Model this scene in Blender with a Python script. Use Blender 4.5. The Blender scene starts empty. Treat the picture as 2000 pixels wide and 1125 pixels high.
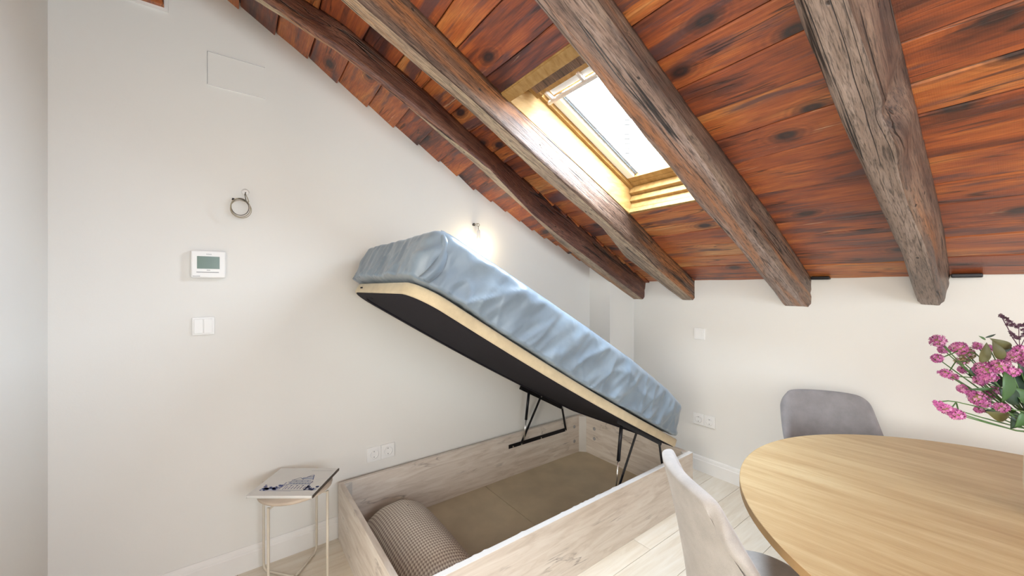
import bpy, bmesh, math, random
from mathutils import Vector, Matrix, noise
R = math.radians
random.seed(7)
C = bpy.context.scene.collection

# ------------------------------------------------------------------ camera, light, exposure
CAM_H = 1.45
FPX = 742.0
cam_d = bpy.data.cameras.new('camera'); cam = bpy.data.objects.new('camera', cam_d); C.objects.link(cam)
cam.location = (0, 0, CAM_H); cam.rotation_euler = (R(90), 0, math.atan2(.803, .596))
cam_d.sensor_width = 36; cam_d.lens = 36*FPX/2000; cam_d.clip_start = .02
bpy.context.scene.camera = cam

W = bpy.data.worlds.new('overcast_sky'); bpy.context.scene.world = W; W.use_nodes = True
bg = W.node_tree.nodes['Background']
bg.inputs['Color'].default_value = (.74, .87, 1, 1); bg.inputs['Strength'].default_value = 66

def area(name, loc, rot, sx, sy, power, col, portal=False):
    d = bpy.data.lights.new(name, 'AREA'); d.shape = 'RECTANGLE'; d.size = sx; d.size_y = sy; d.energy = power; d.color = col
    if portal: d.cycles.is_portal = True
    o = bpy.data.objects.new(name, d); C.objects.link(o); o.location = loc; o.rotation_euler = rot
    return o
# added fill lights out of view, behind and right, to brighten the room
area('rear_fill_light', (.7, -3.1, 1.7), (R(90), 0, 0), 2.4, 1.8, 122, (1, .94, .85))
area('right_fill_light', (2.5, .9, 1.5), (R(90), 0, R(90)), 2.2, 1.4, 74, (.80, .91, 1))

v = bpy.context.scene.view_settings
v.view_transform = 'Standard'; v.look = 'None'; v.gamma = 1; v.use_curve_mapping = False
v.exposure = 0.06

# ------------------------------------------------------------------ geometry constants
def cz(y): return 2.91 - .465*y          # height of the sloped ceiling
TH = math.atan(.465); CT, ST = math.cos(TH), math.sin(TH)
def S(u, w, h): return (u, w*CT + h*ST, 2.91 - w*ST + h*CT)      # ceiling space: across, down the slope, up out of the roof
XL = -2.385
def at(px, py, k):                        # a point k metres out along the sight line of a photo pixel
    t = (px-1000)/FPX
    return Vector(((-.803+.596*t)*k, (.596+.803*t)*k, CAM_H + (562.5-py)/FPX*k))

# ------------------------------------------------------------------ material helper
class NT:
    def __init__(s, name):
        s.m = bpy.data.materials.new(name); s.m.use_nodes = True; s.t = s.m.node_tree
        s.b = s.t.nodes['Principled BSDF']; s.out = s.t.nodes['Material Output']
    def n(s, typ, **kw):
        nd = s.t.nodes.new(typ)
        for k, val in kw.items():
            if k.startswith('_'): setattr(nd, k[1:], val)
            else:
                key = int(k[1:]) if k[0] == 'i' and k[1:].isdigit() else k.replace('_', ' ')
                s.set(nd.inputs[key], val)
        return nd
    def set(s, sock, val):
        if isinstance(val, bpy.types.NodeSocket): s.t.links.new(val, sock)
        elif isinstance(val, bpy.types.Node): s.t.links.new(val.outputs[0], sock)
        else:
            if isinstance(val, tuple) and len(val) == 3 and sock.type == 'RGBA': val = val+(1,)
            sock.default_value = val
    def math(s, op, a, b=0.0, c=None, clamp=False):
        nd = s.t.nodes.new('ShaderNodeMath'); nd.operation = op; nd.use_clamp = clamp
        s.set(nd.inputs[0], a); s.set(nd.inputs[1], b)
        if c is not None: s.set(nd.inputs[2], c)
        return nd.outputs[0]
    def mix(s, f, a, b, mode='MIX'):
        nd = s.t.nodes.new('ShaderNodeMix'); nd.data_type = 'RGBA'; nd.blend_type = mode
        s.set(nd.inputs['Factor'], f); s.set(nd.inputs[6], a); s.set(nd.inputs[7], b)
        return nd.outputs[2]
    def ramp(s, f, stops, interp='LINEAR'):
        nd = s.t.nodes.new('ShaderNodeValToRGB'); s.set(nd.inputs[0], f); r = nd.color_ramp; r.interpolation = interp
        while len(r.elements) < len(stops): r.elements.new(.5)
        for e, (p, c) in zip(r.elements, stops):
            e.position = p; e.color = (c, c, c, 1) if isinstance(c, (int, float)) else tuple(c)+(1,)
        return nd.outputs[0]
    def coords(s, scale=(1, 1, 1), rnd=False, world=False, rot=(0, 0, 0)):
        if world: co = s.n('ShaderNodeNewGeometry').outputs['Position']
        else: co = s.n('ShaderNodeTexCoord').outputs['Object']
        if rnd:
            r = s.n('ShaderNodeObjectInfo').outputs['Random']
            cb = s.n('ShaderNodeCombineXYZ'); s.set(cb.inputs[0], s.math('MULTIPLY', r, 37.0)); s.set(cb.inputs[1], s.math('MULTIPLY', r, 91.0)); s.set(cb.inputs[2], s.math('MULTIPLY', r, 17.0))
            va = s.n('ShaderNodeVectorMath'); va.operation = 'ADD'; s.set(va.inputs[0], co); s.set(va.inputs[1], cb.outputs[0]); co = va.outputs[0]
        mp = s.n('ShaderNodeMapping'); s.set(mp.inputs[0], co); mp.inputs['Scale'].default_value = scale; mp.inputs['Rotation'].default_value = rot
        return mp.outputs[0]
    def noise(s, vec, scale=1.0, detail=4.0, rough=.5, dist=0.0):
        return s.n('ShaderNodeTexNoise', Vector=vec, Scale=scale, Detail=detail, Roughness=rough, Distortion=dist).outputs[0]
    def bump(s, h, strength=.3, dist=.01, prev=None):
        nd = s.n('ShaderNodeBump', Height=h, Strength=strength, Distance=dist)
        if prev is not None: s.set(nd.inputs['Normal'], prev)
        return nd.outputs[0]
    def fin(s, color=None, rough=None, normal=None, metal=None, spec=None, coat=None):
        if color is not None: s.set(s.b.inputs['Base Color'], color)
        if rough is not None: s.set(s.b.inputs['Roughness'], rough)
        if normal is not None: s.set(s.b.inputs['Normal'], normal)
        if metal is not None: s.set(s.b.inputs['Metallic'], metal)
        if spec is not None: s.set(s.b.inputs['Specular IOR Level'], spec)
        if coat is not None: s.set(s.b.inputs['Coat Weight'], coat); s.b.inputs['Coat Roughness'].default_value = .3
        return s.m

def plain(name, col, rough=.5, metal=0, vary=.06, bscale=200, bstr=.05, spec=.5):
    a = NT(name); c = a.coords()
    n1 = a.noise(c, 6, 3)
    dark = tuple(x*(1-vary) for x in col); lite = tuple(min(1, x*(1+vary)) for x in col)
    col_ = a.ramp(n1, [(.35, dark), (.65, lite)])
    return a.fin(col_, rough, a.bump(a.noise(c, bscale, 2), bstr, .002), metal, spec)

def plaster(name, col):
    a = NT(name); c = a.coords(world=True)
    n1 = a.noise(c, 1.3, 4); n2 = a.noise(c, 28, 5, .6); n3 = a.noise(c, 260, 2)
    col_ = a.ramp(n1, [(.3, tuple(x*.97 for x in col)), (.7, col)])
    b1 = a.bump(n2, .12, .004); b2 = a.bump(n3, .08, .001, b1)
    return a.fin(col_, .75, b2, spec=.3)

def plank_mat():
    a = NT('varnished_plank')
    c = a.coords(rnd=True)
    r = a.n('ShaderNodeObjectInfo').outputs['Random']
    def mp(sc):
        m_ = a.n('ShaderNodeMapping'); a.set(m_.inputs[0], c); m_.inputs['Scale'].default_value = sc; return m_.outputs[0]
    grain = a.noise(mp((1.6, 22, 22)), 2.2, 8, .6, .8)
    fine = a.noise(mp((5, 120, 120)), 2.0, 4, .6)
    patch = a.noise(mp((1.1, 4.5, 4.5)), 1.6, 4, .55, .5)
    sel = a.math('ADD', a.math('MULTIPLY', patch, 1.05), a.math('MULTIPLY', r, .38))
    sel = a.math('ADD', a.math('SUBTRACT', sel, .17), a.math('MULTIPLY', a.math('SUBTRACT', grain, .5), .60))
    col = a.ramp(sel, [(.20, (.06, .024, .024)), (.33, (.19, .056, .030)), (.44, (.34, .084, .030)), (.57, (.47, .130, .036)), (.74, (.60, .215, .058)), (.92, (.68, .36, .14))])
    col = a.mix(a.ramp(fine, [(.40, .38), (.62, 0.0)]), col, (.11, .035, .02))
    # blue-black stain streaks and pale scraped streaks
    st = a.noise(mp((1.4, 11, 11)), 1.3, 5, .6, .3)
    col = a.mix(a.ramp(st, [(.54, 0.0), (.64, .85)]), col, (.10, .052, .055))
    pl = a.noise(mp((1.7, 26, 26)), 1.1, 5, .65, .2)
    col = a.mix(a.ramp(pl, [(.66, 0.0), (.73, .8)]), col, (.66, .48, .30))
    # fine drying cracks
    ck = a.noise(mp((.9, 15, 15)), 1.2, 2, .5)
    crk = a.math('MULTIPLY', a.ramp(a.math('ABSOLUTE', a.math('SUBTRACT', ck, .5)), [(.0, 1.0), (.008, .7), (.02, 0.0)]), a.ramp(a.noise(mp((2.2, 5, 5)), 1.3, 2), [(.5, 0.0), (.58, 1.0)]))
    col = a.mix(a.math('MULTIPLY', crk, .85), col, (.03, .015, .012))
    # knots
    vo = a.n('ShaderNodeTexVoronoi', _voronoi_dimensions='2D', Vector=mp((2.0, 4.0, 4.0)), Scale=1.0); vo.inputs['Randomness'].default_value = 1
    d = a.math('ADD', vo.outputs['Distance'], a.math('MULTIPLY', a.math('SUBTRACT', grain, .5), .05))
    kn = a.ramp(d, [(.055, 1.0), (.085, .55), (.15, 0.0)])
    col = a.mix(kn, col, (.035, .022, .022))
    rg = a.math('SINE', a.math('MULTIPLY', d, 120.0))
    ringf = a.math('MULTIPLY', a.ramp(d, [(.08, 1.0), (.28, 0.0)]), a.math('MULTIPLY', a.math('ADD', rg, 1.0), .22))
    col = a.mix(ringf, col, (.09, .03, .02))
    saw = a.n('ShaderNodeTexWave', Vector=mp((60, 4, 4)), Scale=1.0, Distortion=3.0)
    b = a.bump(a.math('SUBTRACT', grain, crk), .4, .004); b = a.bump(fine, .25, .002, b); b = a.bump(saw.outputs[1], .08, .002, b)
    ro = a.ramp(patch, [(.3, .30), (.7, .48)])
    return a.fin(col, ro, b, coat=.25)

def beam_mat(name, c1, c2, c3, ori=.0, wax=.3, coat=.15):
    """old hewn timber, grain along y"""
    a = NT(name); c = a.coords(rot=(TH, 0, 0))
    def mp(sc, off=0):
        m_ = a.n('ShaderNodeMapping'); a.set(m_.inputs[0], c); m_.inputs['Scale'].default_value = sc; m_.inputs['Location'].default_value = (off, off, off); return m_.outputs[0]
    g = a.noise(mp((20, 1.1, 20)), 2.4, 8, .66, .6)
    f = a.noise(mp((70, 6, 70), 3), 2.6, 5, .65, .4)
    p = a.noise(mp((6, 1.1, 6), 7), 1.5, 5, .6, .6)
    sel = a.math('ADD', a.math('MULTIPLY', p, .85), a.math('MULTIPLY', g, .75)); sel = a.math('SUBTRACT', sel, .30)
    col = a.ramp(sel, [(.28, c1), (.48, c2), (.66, c3)])
    o = a.noise(mp((9, .55, 9), 11), 1.3, 3, .5, .4)
    col = a.mix(a.ramp(o, [(.60-ori*.2, 0.0), (.72-ori*.2, .75*min(1, ori*2+.2))]), col, (.46, .17, .045))
    col = a.mix(a.ramp(f, [(.36, .8), (.52, 0.0)]), col, tuple(x*.3 for x in c1))
    # long drying cracks
    ck = a.noise(mp((15, .42, 15), 19), 1.25, 2, .45, .15)
    ca = a.math('ABSOLUTE', a.math('SUBTRACT', ck, .5))
    crack = a.ramp(ca, [(.0, 1.0), (.006, .8), (.016, 0.0)])
    gate = a.ramp(a.noise(mp((4, 1.1, 4), 31), 1.7, 2), [(.46, 0.0), (.54, 1.0)])
    crack = a.math('MULTIPLY', crack, gate)
    col = a.mix(crack, col, (.012, .008, .007))
    # worm holes and nail pits
    vo = a.n('ShaderNodeTexVoronoi', Vector=mp((24, 15, 24), 5), Scale=1.0)
    pit = a.math('MULTIPLY', a.ramp(vo.outputs['Distance'], [(.07, 1.0), (.14, 0.0)]), a.ramp(vo.outputs['Color'], [(.62, 0.0), (.66, 1.0)]))
    col = a.mix(a.math('MULTIPLY', pit, .85), col, (.02, .014, .012))
    h = a.math('SUBTRACT', a.math('ADD', g, a.math('MULTIPLY', f, .6)), a.math('MULTIPLY', crack, 1.6))
    h = a.math('SUBTRACT', h, pit)
    b = a.bump(h, .75, .008)
    ro = a.ramp(p, [(.3, wax), (.7, wax+.2)])
    return a.fin(col, ro, b, coat=coat)

def pine_mat():
    a = NT('clear_pine'); c = a.coords(world=True)
    def mp(sc):
        m_ = a.n('ShaderNodeMapping'); a.set(m_.inputs[0], c); m_.inputs['Scale'].default_value = sc; return m_.outputs[0]
    g = a.noise(mp((14, 3, 14)), 3, 6, .6, .4)
    col = a.ramp(g, [(.3, (.27, .15, .045)), (.55, (.36, .215, .075)), (.75, (.42, .27, .11))])
    vo = a.n('ShaderNodeTexVoronoi', Vector=mp((5, 3, 5)), Scale=1.0)
    col = a.mix(a.ramp(vo.outputs['Distance'], [(.03, .9), (.06, 0.0)]), col, (.16, .07, .03))
    return a.fin(col, .55, a.bump(g, .1, .002), spec=.3)

def bedwood_mat(name, axis):
    """whitewashed oak board with dark cracks; axis = grain direction 0 x, 1 y"""
    a = NT(name); c = a.coords(world=True)
    def mp(lo, hi, off=0):
        s_ = [hi, hi, hi]; s_[axis] = lo
        m_ = a.n('ShaderNodeMapping'); a.set(m_.inputs[0], c); m_.inputs['Scale'].default_value = s_; m_.inputs['Location'].default_value = (off, off*.7, off*1.3); return m_.outputs[0]
    g = a.noise(mp(1.6, 13), 2.5, 7, .6, .8)
    col = a.ramp(g, [(.30, (.55, .475, .405)), (.5, (.67, .60, .53)), (.68, (.74, .685, .62))])
    ck = a.noise(mp(1.1, 7, 4), 1.5, 4, .55, 1.5)
    ca = a.math('ABSOLUTE', a.math('SUBTRACT', ck, .52))
    gate = a.ramp(a.noise(mp(2.2, 5, 9), 1.7, 3), [(.55, 0.0), (.66, 1.0)])
    cr = a.math('MULTIPLY', a.ramp(ca, [(.0, 1.0), (.012, .5), (.04, 0.0)]), gate)
    col = a.mix(a.math('MULTIPLY', cr, .75), col, (.15, .115, .105))
    sm = a.ramp(a.noise(mp(2.4, 9, 14), 1.4, 4, .6, .5), [(.66, 0.0), (.82, .45)])
    col = a.mix(sm, col, (.40, .33, .29))
    f = a.noise(mp(6, 160), 2, 3)
    return a.fin(col, .5, a.bump(a.math('SUBTRACT', f, cr), .12, .002))

def tablewood_mat():
    a = NT('honey_oak_table'); c = a.coords()
    m_ = a.n('ShaderNodeMapping'); a.set(m_.inputs[0], c); m_.inputs['Rotation'].default_value = (0, 0, R(-4)); cc = m_.outputs[0]
    def mp(sc, off=0):
        m2 = a.n('ShaderNodeMapping'); a.set(m2.inputs[0], cc); m2.inputs['Scale'].default_value = sc; m2.inputs['Location'].default_value = (off, off, 0); return m2.outputs[0]
    g = a.noise(mp((1.0, 14, 14)), 2.0, 7, .6, .6)
    w = a.noise(mp((.7, 5, 5), 5), 1.8, 4, .5, .8)
    f = a.noise(mp((9, 150, 150), 2), 2, 4, .6)
    s_ = a.math('ADD', a.math('MULTIPLY', g, .6), a.math('MULTIPLY', w, .4))
    col = a.ramp(s_, [(.32, (.40, .26, .12)), (.47, (.50, .355, .18)), (.60, (.575, .44, .24)), (.74, (.62, .50, .31))])
    col = a.mix(a.ramp(f, [(.36, .35), (.5, 0.0)]), col, (.42, .26, .12))
    return a.fin(col, .42, a.bump(f, .1, .001))

def floor_mat():
    a = NT('pale_laminate_floor'); c = a.coords(rnd=True)
    def mp(sc):
        m_ = a.n('ShaderNodeMapping'); a.set(m_.inputs[0], c); m_.inputs['Scale'].default_value = sc; return m_.outputs[0]
    r = a.n('ShaderNodeObjectInfo').outputs['Random']
    g = a.noise(mp((14, 1.3, 14)), 2.2, 7, .6, .6)
    s_ = a.math('ADD', g, a.math('MULTIPLY', a.math('SUBTRACT', r, .5), .12))
    col = a.ramp(s_, [(.3, (.66, .57, .45)), (.5, (.74, .665, .55)), (.7, (.79, .73, .63))])
    return a.fin(col, .33, a.bump(g, .04, .001))

def fabric_mat(name, col, scale=700, rough=.85, vary=.1, sheen=.3):
    a = NT(name); c = a.coords()
    n1 = a.noise(c, 14, 4, .6); n2 = a.noise(c, scale, 2, .7)
    s_ = a.math('ADD', a.math('MULTIPLY', n1, .5), a.math('MULTIPLY', n2, .5))
    col_ = a.ramp(s_, [(.36, tuple(x*(1-vary*2) for x in col)), (.64, tuple(min(1, x*(1+vary)) for x in col))])
    a.b.inputs['Sheen Weight'].default_value = sheen
    return a.fin(col_, rough, a.bump(n2, .35, .0015), spec=.25)

def hound_mat():
    a = NT('houndstooth_cotton'); uv = a.n('ShaderNodeTexCoord').outputs['UV']
    m_ = a.n('ShaderNodeMapping'); a.set(m_.inputs[0], uv); m_.inputs['Scale'].default_value = (1/.019, 1/.019, 1)
    sp = a.n('ShaderNodeSeparateXYZ'); a.set(sp.inputs[0], m_.outputs[0])
    fx = a.math('FRACT', sp.outputs[0]); fy = a.math('FRACT', sp.outputs[1])
    A = a.math('GREATER_THAN', fx, .5); B = a.math('GREATER_THAN', fy, .5)
    both = a.math('MULTIPLY', A, B)
    one = a.math('ABSOLUTE', a.math('SUBTRACT', A, B))
    tw = a.math('GREATER_THAN', a.math('FRACT', a.math('MULTIPLY', a.math('ADD', sp.outputs[0], sp.outputs[1]), 2.0)), .5)
    fac = a.math('ADD', both, a.math('MULTIPLY', one, tw), clamp=True)
    col = a.mix(fac, (.86, .80, .71), (.37, .30, .26))
    return a.fin(col, .85, a.bump(a.noise(uv, 900, 2), .2, .001), spec=.2)

M = dict(
    wall=plaster('painted_plaster', (.80, .79, .76)),
    white=plain('white_plastic', (.86, .86, .85), .35, vary=.01, bstr=.01),
    trimw=plain('white_lacquer', (.82, .81, .79), .4, vary=.02, bstr=.02),
    plank=plank_mat(), pine=pine_mat(),
    deck=plain('dark_roof_boarding', (.05, .03, .025), .9),
    b1=beam_mat('dark_red_timber', (.055, .020, .016), (.13, .048, .032), (.22, .10, .065), .1, .28),
    b1b=beam_mat('pale_worn_timber', (.24, .17, .12), (.40, .28, .19), (.52, .40, .26), .25, .5),
    b2=beam_mat('brown_silvered_timber', (.060, .032, .022), (.125, .072, .048), (.21, .14, .10), .3, .42, 0),
    b3=beam_mat('orange_grey_timber', (.16, .10, .08), (.31, .21, .165), (.42, .32, .28), .42, .34),
    b3s=beam_mat('dark_rough_timber', (.09, .055, .042), (.19, .125, .095), (.31, .22, .16), .3, .45), b4s=beam_mat('dark_brown_hewn_timber', (.07, .042, .032), (.15, .088, .062), (.25, .16, .11), .2, .4),
    b4=beam_mat('grey_hewn_timber', (.15, .11, .09), (.28, .205, .165), (.37, .285, .24), .05, .42),
    bedy=bedwood_mat('whitewashed_oak_long', 1), bedx=bedwood_mat('whitewashed_oak_cross', 0),
    bedtop=plain('pale_board_edge', (.66, .64, .61), .5), base=plain('beige_base_board', (.55, .465, .33), .55, vary=.08),
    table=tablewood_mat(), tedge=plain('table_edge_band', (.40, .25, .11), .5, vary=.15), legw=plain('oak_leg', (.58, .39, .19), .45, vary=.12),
    floor=floor_mat(), grout=plain('floor_joint', (.48, .40, .31), .8),
    sheet=None, chair=fabric_mat('grey_velour', (.25, .24, .25)), chair2=fabric_mat('pale_taupe_velour', (.44, .415, .395)),
    border=fabric_mat('ivory_border_fabric', (.57, .475, .315), 900), under=fabric_mat('black_underside_cloth', (.013, .011, .017), 900, .9, .1, 0),
    black=plain('black_steel', (.018, .018, .022), .35, .6), chrome=plain('bright_steel', (.75, .75, .75), .25, 1),
    hound=hound_mat(), rod=plain('cream_steel', (.62, .56, .46), .4, vary=.03), topw=plain('washed_wood_top', (.55, .46, .37), .55, vary=.12),
    lcd=plain('green_lcd', (.13, .20, .165), .2, vary=.05), grey=plain('grey_print', (.35, .35, .36), .6), hole=plain('dark_socket_hole', (.05, .045, .04), .6),
    ink=plain('blue_ink', (.07, .10, .27), .6, vary=.3), inkl=plain('pale_blue_ink', (.42, .47, .58), .6, vary=.2), paper=plain('book_paper', (.78, .77, .74), .5, vary=.02), spine=plain('dark_book_spine', (.09, .07, .055), .5),
    wire=plain('beige_wire', (.36, .31, .22), .4), wired=plain('dark_wire', (.10, .08, .06), .4), gasket=plain('grey_gasket', (.10, .11, .12), .5), sash=plain('white_sash', (.80, .80, .78), .4, vary=.01), alu=plain('aluminium_grey_bar', (.62, .58, .54), .35, .3),
    pink=plain('pink_petal', (.47, .12, .33), .6, vary=.35), pink2=plain('pale_pink_petal', (.60, .24, .44), .6, vary=.3), budg=plain('olive_bud', (.30, .24, .12), .7, vary=.3), purple=plain('dry_purple_sprig', (.10, .045, .075), .8, vary=.2),
    stem=plain('green_stem', (.07, .15, .045), .6, vary=.2), leaf=plain('green_leaf', (.045, .11, .033), .45, vary=.35), leafd=plain('dark_leaf', (.015, .04, .02), .5, vary=.3), leafb=plain('olive_withered_leaf', (.13, .125, .045), .6, vary=.4),
    vase=plain('cream_ceramic', (.72, .66, .55), .3), facade=plain('cream_render', (.85, .82, .75), .8), brick=plain('weathered_brick', (.026, .021, .016), .9, vary=.1),
)

def sheet_mat():
    a = NT('blue_grey_satin_sheet'); c = a.coords()
    n1 = a.noise(c, 5, 4, .6, .5); n2 = a.noise(c, 1200, 2)
    col = a.ramp(n1, [(.35, (.155, .205, .26)), (.65, (.205, .265, .325))])
    a.b.inputs['Sheen Weight'].default_value = .15
    return a.fin(col, .36, a.bump(n1, .1, .01, a.bump(n2, .15, .001)), spec=.5)
M['sheet'] = sheet_mat()
def glass_mat():
    a = NT('window_glass'); t = a.t
    tr = t.nodes.new('ShaderNodeBsdfTransparent'); gl = t.nodes.new('ShaderNodeBsdfGlossy'); gl.inputs['Roughness'].default_value = .02
    lw = t.nodes.new('ShaderNodeLayerWeight'); fr = a.math('MULTIPLY_ADD', a.math('POWER', lw.outputs['Facing'], 5.0), .5, .02)
    mx = t.nodes.new('ShaderNodeMixShader'); t.links.new(fr, mx.inputs[0]); t.links.new(tr.outputs[0], mx.inputs[1]); t.links.new(gl.outputs[0], mx.inputs[2])
    t.links.new(mx.outputs[0], a.out.inputs[0]); return a.m
M['glass'] = glass_mat()
def emit_mat(name, col, st):
    a = NT(name); a.b.inputs['Emission Color'].default_value = col+(1,); a.b.inputs['Emission Strength'].default_value = st
    return a.fin(col)
M['bulb'] = emit_mat('lit_bulb', (1, .86, .62), 40)

# ------------------------------------------------------------------ object helpers
def tag(o, label=None, cat=None, group=None, kind=None):
    if label: o['label'] = label
    if cat: o['category'] = cat
    if group: o['group'] = group
    if kind: o['kind'] = kind
    return o
def empty(name, loc=(0, 0, 0), rz=0, label=None, cat=None, group=None, kind=None):
    o = bpy.data.objects.new(name, None); C.objects.link(o); o.location = loc; o.rotation_euler = (0, 0, rz); o.empty_display_size = .1
    return tag(o, label, cat, group, kind)
def link(name, me, mats, parent=None, smooth=False, bevel=0, sub=0, solid=0):
    o = bpy.data.objects.new(name, me); C.objects.link(o)
    if not isinstance(mats, (list, tuple)): mats = [mats]
    if not me.materials:
        for m in mats: me.materials.append(m)
    if smooth: me.polygons.foreach_set('use_smooth', [True]*len(me.polygons))
    if parent is not None: o.parent = parent
    if solid: md = o.modifiers.new('s', 'SOLIDIFY'); md.thickness = solid; md.offset = 0
    if bevel: md = o.modifiers.new('b', 'BEVEL'); md.width = bevel; md.segments = 2; md.limit_method = 'ANGLE'
    if sub: md = o.modifiers.new('ss', 'SUBSURF'); md.levels = sub; md.render_levels = sub
    return o
def raw(name, verts, faces, mats, parent=None, midx=None, **kw):
    me = bpy.data.meshes.new(name); me.from_pydata([tuple(v_) for v_ in verts], [], faces)
    bm = bmesh.new(); bm.from_mesh(me); bmesh.ops.recalc_face_normals(bm, faces=bm.faces); bm.to_mesh(me); bm.free()
    if midx: me.polygons.foreach_set('material_index', midx)
    me.update()
    return link(name, me, mats, parent, **kw)
BOXF = [(0, 1, 3, 2), (4, 6, 7, 5), (0, 4, 5, 1), (2, 3, 7, 6), (0, 2, 6, 4), (1, 5, 7, 3)]
def boxv(x0, x1, y0, y1, z0, z1, f=None):
    vs = [(x, y, z) for x in (x0, x1) for y in (y0, y1) for z in (z0, z1)]
    return [f(*p) for p in vs] if f else vs
def box(name, b, mat, parent=None, f=None, **kw): return raw(name, boxv(*b, f), BOXF, mat, parent, **kw)
def multi(name, boxes, mat, parent=None, f=None, **kw):
    vs, fs = [], []
    for b in boxes:
        n0 = len(vs); vs += boxv(*b, f); fs += [tuple(i+n0 for i in q) for q in BOXF]
    return raw(name, vs, fs, mat, parent, **kw)
def tubev(pts, r, seg=8, closed=False):
    pts = [Vector(p) for p in pts]; n = len(pts); vs, fs = [], []; up = None
    for i, p in enumerate(pts):
        a = pts[(i-1) % n] if (closed or i > 0) else p; b = pts[(i+1) % n] if (closed or i < n-1) else p
        d = (b-a).normalized()
        if up is None: up = Vector((0, 0, 1)) if abs(d.z) < .9 else Vector((1, 0, 0))
        s_ = d.cross(up).normalized(); up = s_.cross(d).normalized()
        rr = r[i] if isinstance(r, (list, tuple)) else r
        for k in range(seg):
            t = 2*math.pi*k/seg; vs.append(p + (s_*math.cos(t)+up*math.sin(t))*rr)
    m_ = n if closed else n-1
    for i in range(m_):
        for k in range(seg):
            a = i*seg+k; b = i*seg+(k+1) % seg; j = ((i+1) % n)*seg
            fs.append((a, b, j+(k+1) % seg, j+k))
    if not closed: fs += [tuple(range(seg))[::-1], tuple(range((n-1)*seg, n*seg))]
    return vs, fs
def tube(name, pts, r, mat, parent=None, seg=8, closed=False):
    vs, fs = tubev(pts, r, seg, closed); return raw(name, vs, fs, mat, parent, smooth=True)
def join(lst):
    vs, fs = [], []
    for a, b in lst:
        n0 = len(vs); vs += list(a); fs += [tuple(i+n0 for i in q) for q in b]
    return vs, fs
def lathe(name, prof, mat, parent=None, seg=32, loc=(0, 0, 0), axis='z', smooth=True, **kw):
    vs, fs = [], []
    for r, z in prof:
        for k in range(seg):
            t = 2*math.pi*k/seg; a, b = r*math.cos(t), r*math.sin(t)
            p = (a, b, z) if axis == 'z' else ((z, a, b) if axis == 'x' else (a, z, b))
            vs.append((p[0]+loc[0], p[1]+loc[1], p[2]+loc[2]))
    for i in range(len(prof)-1):
        for k in range(seg): fs.append((i*seg+k, i*seg+(k+1) % seg, (i+1)*seg+(k+1) % seg, (i+1)*seg+k))
    fs += [tuple(range(seg)), tuple(range((len(prof)-1)*seg, len(prof)*seg))]
    return raw(name, vs, fs, mat, parent, smooth=smooth, **kw)
def prism(name, poly, axis, a, b, mat, parent=None, **kw):
    """polygon extruded along an axis; poly coords are the two remaining axes in order"""
    def mk(c, p):
        return {0: (c, p[0], p[1]), 1: (p[0], c, p[1]), 2: (p[0], p[1], c)}[axis]
    n = len(poly); vs = [mk(a, p) for p in poly]+[mk(b, p) for p in poly]
    fs = [tuple(range(n)), tuple(range(n, 2*n))]+[(i, (i+1) % n, (i+1) % n+n, i+n) for i in range(n)]
    return raw(name, vs, fs, mat, parent, **kw)

# ------------------------------------------------------------------ the setting
def struct(o): o['kind'] = 'structure'; return o
struct(prism('wall_left', [(-.6, 0), (3.12, 0), (3.12, cz(3.12)+.015), (-.6, cz(-.6)+.015)], 0, XL-.14, XL, M['wall']))
struct(box('wall_back', (XL, 2.72, 3.0, 3.14, 0, cz(3.0)+.012), M['wall']))
struct(prism('wall_corner', [(2.66, 0), (3.0, 0), (3.0, cz(3.0)+.012), (2.66, cz(2.66)+.012)], 0, XL, -2.15, M['wall']))
struct(box('wall_front', (XL, -1.25, -.74, -.6, 0, 3.2), M['wall']))
struct(box('wall_side', (-1.39, -1.25, -3.3, -.74, 0, 3.2), M['wall']))
struct(box('wall_rear', (-1.39, 2.72, -3.44, -3.3, 0, 3.2), M['wall']))
struct(prism('wall_right', [(-3.3, 0), (3.0, 0), (3.0, cz(3.0)), (-.6, 3.2), (-3.3, 3.2)], 0, 2.6, 2.72, M['wall']))
struct(box('ceiling_rear', (-1.39, 2.72, -3.44, -.6, 3.2, 3.3), M['wall']))

# window opening in the roof, in ceiling space (across, down, up)
WX0, WX1, WW0, WW1 = -1.52, -.965, 1.197, 2.283
yw0, yw1 = WW0*CT, WW1*CT
deck = []
for b in [(-2.55, WX0-.02, -.75, 3.6, .022, .10), (WX1+.02, 2.75, -.75, 3.6, .022, .10), (WX0-.02, WX1+.02, -.75, WW0-.02, .022, .10), (WX0-.02, WX1+.02, WW1+.02, 3.6, .022, .10)]: deck.append(b)
ceiling = struct(multi('ceiling', deck, M['deck'], f=S))

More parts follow.
